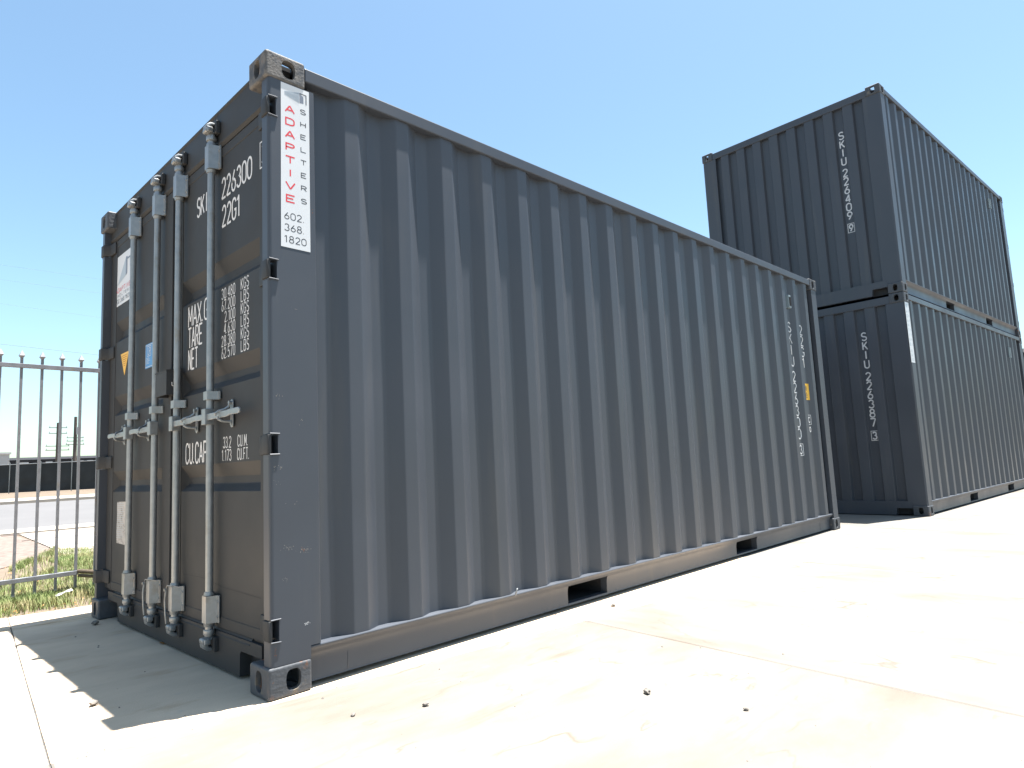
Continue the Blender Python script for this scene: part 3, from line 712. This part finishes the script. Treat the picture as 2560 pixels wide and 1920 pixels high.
# paint chips and rust specks on the near post
def specks(cx, cz, n, sx, sz, r, material):
    mb = MB()
    for _ in range(n):
        x, z = cx + random.gauss(0, sx), cz + random.gauss(0, sz); x = min(max(x, 0.028), 0.218)
        a = random.uniform(0, 6.28); rr = r * random.uniform(.4, 1.3)
        mb.add([(x + rr * math.cos(a + k * 1.26) * random.uniform(.5, 1.2) * 1.5, 0.0037, z + rr * math.sin(a + k * 1.26) * random.uniform(.5, 1.2)) for k in range(5)], [(0, 1, 2, 3, 4)])
    kind(mb.build('paint_chips', material, C1, normals=False), 'stuff')
for cx, cz, n in ((.045, 1.139, 14), (.046, .861, 12), (.040, .804, 5), (.080, .551, 16), (.150, .534, 26), (.060, .434, 9), (.144, 1.037, 4), (.12, 1.5, 3), (.10, .72, 3)):
    specks(cx, cz, n, .014, .006, .0013, CHIP)
specks(.160, .252, 16, .007, .0025, .0018, DECAL)
for cx, cz, n in ((.03, .186, 8), (.031, .163, 9), (.205, 1.93, 5), (.15, .53, 8)): specks(cx, cz, n, .004, .006, .0011, RUST)
# small hook on the bottom rail
MB().tube([(1.318, 0.001, 0.158), (1.318, -0.004, 0.176), (1.322, -0.006, 0.186), (1.330, -0.002, 0.190)], 0.004, 6).build('lashing_hook', GALV, C1)
# weld beads: rail-to-post patches
for z in [h + d for h in HINGE_Z for d in (-0.041, 0.041)]:
    MB().cyl((0.012, 0.002, z), (0.052, 0.002, z + random.uniform(-.002, .002)), 0.0035, 0.003, 6).build('weld_bead', PAINT, C1, smooth=True)
for x in (0.36, 5.62): MB().box(x, x + 0.003, 0.0415, 0.0445, 0.026, 0.118).build('weld_seam', PAINT, C1)

# ------------------------------------------------------------------ lettering on the stacked containers (u = -y on end wall)
def on_end(u, v, l): return (interp(EBS, -u) - 0.0020 - l, -u, v)
for root, digits, chk, yc, zt in ((CB, '226387', '3', .500, 2.188), (CT, '226409', '9', .508, 2.178)):
    it = [column('SKIU', -yc, zt, .056, .093, .113), column(digits, -yc, zt - .490, .056, .093, .1115)]
    it += [[(chk, -yc - .022, zt - 1.293, .044, .082), ('box', -yc - .038, zt - 1.308, -yc + .038, zt - 1.196)]]
    letterings('lettering', it, 0.0150, on_end, WHITE, root, fine=0.004)
qa = lambda u, v, l: (u, 0.0032 - l, v); qb = lambda u, v, l: (u, 0.0029 - l, v)
st2 = sheet('advertising_strip', [(.012, 1.752), (.140, 1.752), (.140, 2.468), (.012, 2.468)], DECAL, CB, qa)
lettering('lettering', column('ADAPTIVE', .050, 2.374, .040, .029, .0562), 0.0062, qb, LGREY, st2)
lettering('lettering', column('SHELTERS', .110, 2.377, .025, .020, .0568), 0.0036, qb, LGREY, st2)
it = []
for i, t in enumerate(['602.', '368.', '1820']): it += row(t, .024, 1.876 - .0495 * i, .020, .028, .0275)
lettering('lettering', it, 0.0034, qb, LGREY, st2)
sheet('emblem', [(.026, 2.418), (.092, 2.402), (.092, 2.449), (.026, 2.434)], LGREY, st2, qb)
for root in (CB, CT):      # vents near the far end of the long side
    def prof(x): return interp([(L - a, b) for a, b in SBS[::-1]], x)
    for xx in (5.02, 5.08): MB().box(xx, xx + .03, prof(xx + .015) - 0.012, prof(xx + .015) + 0.006, 2.16, 2.33).build('air_vent', VENT, root)

# ------------------------------------------------------------------ ground and setting
def flat(name, pts, z, material, k='structure', parent=None):
    mb = MB(); mb.add([(x, y, z) for x, y in pts], [tuple(range(len(pts)))])
    o = mb.build(name, material, parent, normals=False)
    if k and parent is None: kind(o, k)
    return o
flat('ground', [(-900, -900), (900, -900), (900, 900), (-900, 900)], -0.030, DIRT)
GA = math.radians(-6.3); GO = Vector((-0.662, 0.055)); PX, PY = 2.29, 2.45
gu = Vector((math.cos(GA), math.sin(GA))); gv = Vector((-math.sin(GA), math.cos(GA)))
def grid(i, j): p = GO + gu * (i * PX) + gv * (j * PY); return (p.x, p.y)
yard = flat('concrete_yard', [grid(-3, -2), grid(13, -2), grid(13, 1.185), grid(-3, 1.185)], -0.0085, JOINT)
yard.name = 'concrete_yard'
def slab(i, j, frac=1.0):
    g = 0.0026
    a0, a1 = i * PX + g, (i + 1) * PX - g; b0, b1 = j * PY + g, (j + frac) * PY - g
    mb = MB(); n = 12; ang = GA
    bm_pts = []
    def ed(a, b, k): return noise.noise(Vector((a * 7.3 + k * 31, b * 7.3, k))) * 0.0022 + noise.noise(Vector((a * 29, b * 29, k + 5))) * 0.0012
    ring_ = []
    for s_ in range(n): a = a0 + (a1 - a0) * s_ / n; ring_.append((a, b0 + abs(ed(a, b0, 1))))
    for s_ in range(n): b = b0 + (b1 - b0) * s_ / n; ring_.append((a1 - abs(ed(a1, b, 2)), b))
    for s_ in range(n): a = a1 - (a1 - a0) * s_ / n; ring_.append((a, b1 - abs(ed(a, b1, 3))))
    for s_ in range(n): b = b1 - (b1 - b0) * s_ / n; ring_.append((a0 + abs(ed(a0, b, 4)), b))
    c = ((a0 + a1) / 2, (b0 + b1) / 2); N_ = len(ring_)
    def Wd(a, b, z): p = GO + gu * a + gv * b; return (p.x, p.y, z)
    inn = [(c[0] + (a - c[0]) * (1 - .006 / abs(max(abs(a - c[0]), abs(b - c[1])))), c[1] + (b - c[1]) * (1 - .006 / abs(max(abs(a - c[0]), abs(b - c[1]))))) for a, b in ring_]
    vs = [Wd(a, b, 0.0) for a, b in inn] + [Wd(a, b, -0.004) for a, b in ring_] + [Wd(a, b, -0.0083) for a, b in ring_]
    fs = [tuple(range(N_))]
    for k in (0, 1): fs += [(k * N_ + i_, (k + 1) * N_ + i_, (k + 1) * N_ + (i_ + 1) % N_, k * N_ + (i_ + 1) % N_) for i_ in range(N_)]
    mb.add(vs, fs)
    mt = CONCL if j >= 0 and i <= 1 else (CONC if j < 0 and i == 0 else CONCM)  # slabs under the door-side shadow take the shade-lifting pale colour
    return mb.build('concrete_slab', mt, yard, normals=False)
for j in range(-2, 1):
    for i in range(-3, 13): slab(i, j)
for i in range(-3, 13): slab(i, 1, 0.185)

flat('road', [(-260, 14.6), (260, 12.0), (260, 33.0), (-260, 35.2)], -0.022, ASPH)
# near pavement and far pavement as raised kerbed strips
def strip_(name, pts, z, hgt, material):
    mb = MB(); n = len(pts)
    mb.add([(x, y, z) for x, y in pts] + [(x, y, z + hgt) for x, y in pts], [tuple(range(n, 2 * n))] + [(i, (i + 1) % n, n + (i + 1) % n, n + i) for i in range(n)])
    return kind(mb.build(name, material), 'structure')
strip_('pavement', [(-260, 12.6), (1.3, 12.0), (260, 9.6), (260, 11.9), (-260, 14.5)], -0.028, 0.03, SIDEW)
strip_('pavement', [(-260, 35.3), (260, 33.1), (260, 40), (-260, 42)], -0.028, 0.13, SIDEW)
mb = MB()
for i in range(3): pass
drv = strip_('driveway', [(1.12, 11.93), (0.92, 8.6), (0.80, 7.0), (1.3, 5.6), (12, 4.6), (40, 4.6), (40, 11.4)], -0.027, 0.012, SIDEW)
for k, y in enumerate((11.75, 10.1, 8.45, 7.75)):
    mb = MB(); mb.box(0.85 + .02 * k, 30, y - 0.03, y + 0.02, -0.0155, -0.011); mb.build('paving_joint', GRAVEL, drv)
strip_('gravel_patch', [(-20, 12.7), (1.05, 12.0), (0.90, 8.4), (0.62, 7.1), (0.05, 6.3), (-1.2, 5.6), (-20, 5.0)], -0.029, 0.008, GRAVEL)
strip_('dirt_verge', [(-260, 42.1), (260, 40.1), (260, 120), (-260, 120)], -0.029, 0.05, DIRT)

# grass: uncountable blades between the yard edge and the gravel, denser in clumps
gb = MB()
def gdens(x, y):
    n = noise.noise(Vector((x * 1.1, y * 0.75, 3.3))) + 0.5 * noise.noise(Vector((x * 3.1, y * 2.6, 1.7)))
    return n
cnt = 0
while cnt < 62000:
    x = random.uniform(-1.6, 2.6); y = random.uniform(3.10, 8.3)
    top = 5.45 + (x + 0.04) * 3.0 if x < 0.2 else 6.2 + (x - 0.2) * 2.7     # far edge against the gravel and the driveway
    if x > 0.9: top = 8.0 - (x - 0.9) * 2.6
    top += 0.30 * noise.noise(Vector((x * 2.3, y * 2, 0)))
    if y > top: continue
    bare = gdens(x, y)
    if y < 3.42 and random.random() < 0.95 - (y - 3.10) * 2.6: continue
    # worn dirt track slanting through the grass
    trk = abs((y - 5.55) - (x - 0.05) * 1.5)
    if x < 0.55 and trk < 0.42 + 0.15 * noise.noise(Vector((x * 3, y * 3, 9))) and random.random() < 0.93: continue
    if bare < -0.10 and random.random() < 0.80: continue
    h = random.uniform(0.03, 0.075) * (1.0 + 0.5 * max(0, bare)); a = random.uniform(0, math.tau); wd = random.uniform(0.0014, 0.0030)
    lx, ly = math.cos(a) * h * random.uniform(.1, .7), math.sin(a) * h * random.uniform(.1, .7)
    b = a + random.uniform(0.8, 2.2); dx, dy = math.cos(b) * wd, math.sin(b) * wd
    z = -0.03
    gb.add([(x - dx, y - dy, z), (x + dx, y + dy, z), (x + dx * .7 + lx * .45, y + dy * .7 + ly * .45, z + h * .6), (x - dx * .7 + lx * .45, y - dy * .7 + ly * .45, z + h * .6), (x + lx, y + ly, z + h)], [(0, 1, 2, 3), (3, 2, 4)])
    cnt += 1
me = bpy.data.meshes.new('grass'); me.from_pydata(gb.v, [], gb.f); me.materials.append(GRASS)
g = bpy.data.objects.new('grass', me); COL.objects.link(g); kind(g, 'stuff'); g['label'] = 'patchy green and straw coloured grass by the fence'; g['category'] = 'grass'
# dry leaf litter along the yard edge
lm = MB()
for _ in range(420):
    x = random.uniform(-2.6, 2.5); y = 3.02 - x * 0.11 + abs(random.gauss(0, 0.16)) if random.random() < .6 else random.uniform(3.1, 6.5)
    a = random.uniform(0, math.tau); r = random.uniform(.010, .026); z = -0.018 if y > 2.98 - x * .11 else 0.004
    u = Vector((math.cos(a), math.sin(a), random.uniform(-.3, .5))) * r; v = Vector((-math.sin(a), math.cos(a), random.uniform(-.3, .5))) * r * .45
    c = Vector((x, y, z + 0.006))
    lm.add([c - u, c + v, c + u, c - v], [(0, 1, 2), (0, 2, 3)])
lo = lm.build('leaf_litter', LEAFM, normals=False); kind(lo, 'stuff'); lo['label'] = 'scattered brown dry leaves along the concrete edge'; lo['category'] = 'leaves'

# ------------------------------------------------------------------ picket fence
FA = math.atan2(0.041, 0.487)
fe = empty('picket_fence', (-0.290, 3.655, 0), FA)
tag(fe, 'grey steel picket fence with spear points beside the foreground container', 'fence')
MB().box(-2.2, 3.4, -0.016, 0.016, 1.722, 1.754).build('top_rail', IRON, fe, bevel=0.002)
MB().box(-2.2, 0.492, -0.016, 0.016, 0.124, 0.156).box(0.60, 3.4, -0.016, 0.016, 0.124, 0.156).build('bottom_rail', IRON, fe, bevel=0.002)
pm = MB().box(-0.0085, 0.0085, -0.0085, 0.0085, 0.028, 1.815)
smb = MB(); smb.add([(-.018, -.018, 1.815), (.018, -.018, 1.815), (.018, .018, 1.815), (-.018, .018, 1.815), (0, 0, 1.860)], [(0, 1, 4), (1, 2, 4), (2, 3, 4), (3, 0, 4)])
smb.add([(-.0085, -.0085, 1.800), (.0085, -.0085, 1.800), (.0085, .0085, 1.800), (-.0085, .0085, 1.800), (-.018, -.018, 1.815), (.018, -.018, 1.815), (.018, .018, 1.815), (-.018, .018, 1.815)],
        [(0, 1, 5, 4), (1, 2, 6, 5), (2, 3, 7, 6), (3, 0, 4, 7)])
pick0 = pm.build('picket', IRON, fe); spear0 = smb.build('spear_tip', IRON, pick0)
first = True
for k in range(-15, 25):
    s_ = 0.0790 + 0.1325 * k
    if first: p_, t_ = pick0, spear0; first = False
    else:
        p_ = pick0.copy(); COL.objects.link(p_); p_.parent = fe
        t_ = spear0.copy(); COL.objects.link(t_); t_.parent = p_
    p_.location = (s_, 0, 0)
MB().box(-1.86, -1.80, -0.03, 0.03, -0.03, 1.80).build('fence_post', IRON, fe)
MB().box(0.62, 0.68, -0.03, 0.03, -0.03, 1.80).build('fence_post', IRON, fe)
mb = MB(); mb.cyl((0.495, -0.01, 0.150), (0.66, -0.34, 0.128), 0.016, 0.016, 14); mb.cyl((0.495, -0.02, 0.118), (0.66, -0.33, 0.096), 0.012, 0.012, 10)
mb.build('brace_pipe', GALV2, fe, smooth=True)

# litter in the grass
mb = MB()
for i in range(5):
    for j in range(3): mb.v.append((i * .026 - .05, j * .03 - .03, 0.012 + 0.018 * noise.noise(Vector((i * .9, j * 1.3, 4))) + .008 * i))
mb.f = [(i * 3 + j, (i + 1) * 3 + j, (i + 1) * 3 + j + 1, i * 3 + j + 1) for i in range(4) for j in range(2)]
tag(mb.build('litter', PAPER, None, normals=False, loc=(0.07, 3.50, 0.0)), 'crumpled white scrap of plastic lying in the grass', 'litter')

# ------------------------------------------------------------------ loose stones on the concrete
def stone(loc, r, label=None, seed=0):
    bm = bmesh.new(); bmesh.ops.create_icosphere(bm, subdivisions=2, radius=r)
    for v in bm.verts:
        k = 1 + 0.45 * noise.noise(v.co / r * 1.3 + Vector((seed * 7.1, 0, 0))); v.co = Vector((v.co.x * k * 1.25, v.co.y * k, v.co.z * k * 0.7))
    zmin = min(v.co.z for v in bm.verts)
    for v in bm.verts: v.co.z -= zmin
    me = bpy.data.meshes.new('stone'); bm.to_mesh(me); bm.free(); me.materials.append(STONE)
    o = bpy.data.objects.new('stone', me); COL.objects.link(o); o.location = (loc[0], loc[1], 0.0); o.rotation_euler = (0, 0, seed)
    tag(o, label, 'stone', 'loose stones on the concrete'); return o
stone((0.903, -1.048), 0.0125, 'dark brown stone alone on the bright concrete in the right foreground', 1)
stone((0.961, -1.389), 0.0075, 'small flat pebble on the concrete nearest the lower right corner', 2)
stone((0.340, -0.500), 0.0095, 'small grey pebble on bright concrete below the near corner casting', 3)
stone((-0.434, 0.535), 0.014, 'stone sitting right on the edge of the container shadow', 4)
stone((-0.047, 2.149), 0.018, 'stone in the shade beside the far bottom corner casting', 5)
stone((1.959, -0.136), 0.012, 'pebble on sunlit concrete below the first forklift pocket', 6)
stone((0.128, -0.369), 0.008, 'tiny pebble on bright concrete in front of the near bottom corner', 7)
gm = MB()
def grit(x, y, r):
    a = random.uniform(0, 6.28); vs = []
    for k in range(4): vs.append((x + r * math.cos(a + k * 1.57) * random.uniform(.6, 1.3), y + r * math.sin(a + k * 1.57) * random.uniform(.6, 1.3), 0.0005))
    vs.append((x, y, r * random.uniform(.6, 1.2)))
    gm.add(vs, [(0, 1, 4), (1, 2, 4), (2, 3, 4), (3, 0, 4)])
for _ in range(330):
    x = random.uniform(-1.2, 9); y = random.uniform(-2.6, 2.3)
    if 0.0 < x < 6.06 and y > -0.02: continue
    if x > 6.0 and y > -0.6: continue
    grit(x, y, random.choice((.0018, .002, .0026, .003, .0045)))
for _ in range(260):
    x = random.uniform(0.2, 6.0); grit(x, -abs(random.gauss(0, .035)) + 0.02, random.choice((.0016, .002, .003)))
for _ in range(160):
    x = random.uniform(-1.2, 3.2); p = GO + gu * ((x - GO.x)) ; grit(x, p.y + random.gauss(0, .012), random.choice((.0016, .0022, .003)))
for x, y in ((-.18, 1.527), (-.17, 1.56), (.151, -.125), (1.88, -.03), (1.428, -.783), (.634, -.215), (6.316, -.406)): grit(x, y, .006)
go = gm.build('grit', STONE, normals=False); kind(go, 'stuff'); go['label'] = 'fine dark grit scattered over the concrete'; go['category'] = 'grit'
# dry leaf caught under the sill
mb = MB(); mb.add([(0.05, 1.27, .003), (0.035, 1.30, .012), (0.045, 1.335, .004), (0.066, 1.305, .010)], [(0, 1, 3), (1, 2, 3)])
tag(mb.build('leaf', LEAFM, normals=False), 'single orange dry leaf caught under the door sill', 'leaf')

# ------------------------------------------------------------------ far background
A_ = Vector((9.34, 73.31, 0)); d_ = Vector((5.807, -7.037, 0)).normalized(); rz_ = math.atan2(d_.y, d_.x)
sf = empty('screened_fence', A_, rz_); tag(sf, 'long chain link fence covered with dark windscreen fabric across the road', 'fence')
mb = MB(); nx = 70
for i in range(nx + 1):
    for j in range(5):
        x = -32 + 66 * i / nx; sag = 0.03 * math.sin(x * 2.1)
        mb.v.append((x, 0.10 * noise.noise(Vector((x * .5, j * .6, 2))), (0.10 + (2.64 - 0.004 * x + sag - 0.10) * j / 4)))
mb.f = [(i * 5 + j, (i + 1) * 5 + j, (i + 1) * 5 + j + 1, i * 5 + j + 1) for i in range(nx) for j in range(4)]
fab = mb.build('windscreen_fabric', FABRIC, sf, normals=False)
MB().cyl((-32, 0, 2.72), (34, 0, 2.55), 0.03, 0.03, 8).build('top_rail', GALV, sf)
for k in range(23):
    x = -32 + 3 * k; mb = MB(); mb.cyl((x, -0.16, 0), (x, -0.16, 2.78), 0.035, 0.035, 8); mb.cyl((x, -0.16, 2.78), (x, -0.42, 3.10), 0.02, 0.02, 6); mb.build('fence_post', GALV, sf)

def upole(x, y, h, arms, label, box=False):
    p = empty('utility_pole', (x, y, 0)); tag(p, label, 'pole', 'utility poles beyond the road')
    MB().cyl((0, 0, 0), (0, 0, h), 0.30 if box else 0.26, 0.20, 12).build('pole', WOODP, p, smooth=True)
    for z, w_ in arms:
        MB().box(-w_, w_, -0.06, 0.06, z - .045, z + .045).build('crossarm', WOODP, p)
        mb = MB()
        for s_ in (-.92, .92): mb.cyl((w_ * s_, 0, z + .06), (w_ * s_, 0, z + .26), .05, .03, 8)
        mb.build('insulator', GALV, p)
    if box: MB().cyl((0.28, -0.30, h - 2.7), (0.28, -0.30, h - 1.6), 0.26, 0.26, 12).build('transformer', STUCCO, p, smooth=True)
upole(21.81, 115.31, 9.68, ((8.95, 1.15), (8.1, 1.15), (6.2, 1.5), (5.6, 1.5)), 'thinner distant utility pole left of the pair, with four crossarms')
upole(23.93, 114.88, 10.58, ((7.4, 1.1), (6.9, 1.1), (6.4, 1.2)), 'taller distant utility pole with a pale transformer, right of the pair', True)

def cable(pa, pb, sag, r, label):
    mb = MB(); pts = []
    for i in range(25):
        t = i / 24; p = Vector(pa).lerp(Vector(pb), t); p.z -= sag * 4 * t * (1 - t); pts.append(p)
    mb.tube(pts, r, 6); tag(mb.build('overhead_cable', CABLE, smooth=True), label, 'cable', 'overhead cables')
def ray(u, v, D):
    d = rt * ((u - 1280) / 1653.3131) + up * ((960 - v) / 1653.3131) + fw
    return CAM + d * (D / math.hypot(d.x, d.y))
def span(u0_, v0_, u1_, v1_, D, r, label):
    a, b = ray(u0_, v0_, D), ray(u1_, v1_, D); d = b - a
    cable(a - d * 3.2, b + d * 4.5, 0.25, r, label)
span(0, 848, 243, 875, 40, 0.008, 'dark overhead cable just above the fence points, lowest of the four')
span(0, 655, 243, 690, 70, 0.0045, 'faint overhead cable, topmost of the four')
span(0, 692, 243, 725, 70, 0.0045, 'faint overhead cable, second from the top')
span(0, 752, 243, 786, 70, 0.0045, 'faint overhead cable, third from the top')

wb = empty('white_building', (13.0, 139, 0)); tag(wb, 'flat roofed white building cut by the left edge of the picture', 'building')
MB().box(-14, 6.1, -3, 12, 0, 5.9).build('wall', STUCCO, wb); MB().box(-14.2, 6.3, -3.2, 12.2, 5.9, 6.22).build('parapet', STUCCO, wb)
for k in range(5):
    wn = MB().box(-12 + 3.6 * k, -10.2 + 3.6 * k, -3.06, -2.98, 1.2, 3.0).build('window', GLASS, wb)
lb_ = empty('long_building', (29, 160, 0), -0.19); tag(lb_, 'long low dark roofed building far beyond the screened fence', 'building')
MB().box(-8, 22, -1, 10, 0, 4.75).build('wall', STUCCO, lb_)
MB().prism([(-2.2, 4.72), (-2.2, 5.55), (4, 6.2), (11, 5.55), (11, 4.72)], 'x', -8.6, 22.6).build('roof', DROOF, lb_)
for x, s_ in ((-4.6, .9), (-0.4, .7), (4.2, 1.1), (6.6, .6)):
    MB().box(x, x + s_ * 1.6, -2.5, -2.24, 4.78, 5.05).build('roof_unit', STUCCO, lb_)
for k in range(7): MB().box(-6.5 + 4 * k, -4.2 + 4 * k, -1.06, -0.98, 1.0, 3.2).build('window', GLASS, lb_)
rb = empty('tan_building', (44.5, 0, 0)); tag(rb, 'tan building with dark eave peeking out behind the stack at the right edge', 'building')
MB().box(0, 14, -14, 7, 0, 4.9).build('wall', TANW, rb)
MB().prism([(-0.9, 4.7), (-0.9, 5.35), (0.4, 5.7), (14, 5.7), (14, 4.7)], 'y', -14.6, 7.5).build('roof', DROOF, rb)
for k in range(4): MB().box(-0.05, 0.02, -12 + 4.2 * k, -9.8 + 4.2 * k, 1.1, 3.1).build('window', GLASS, rb)
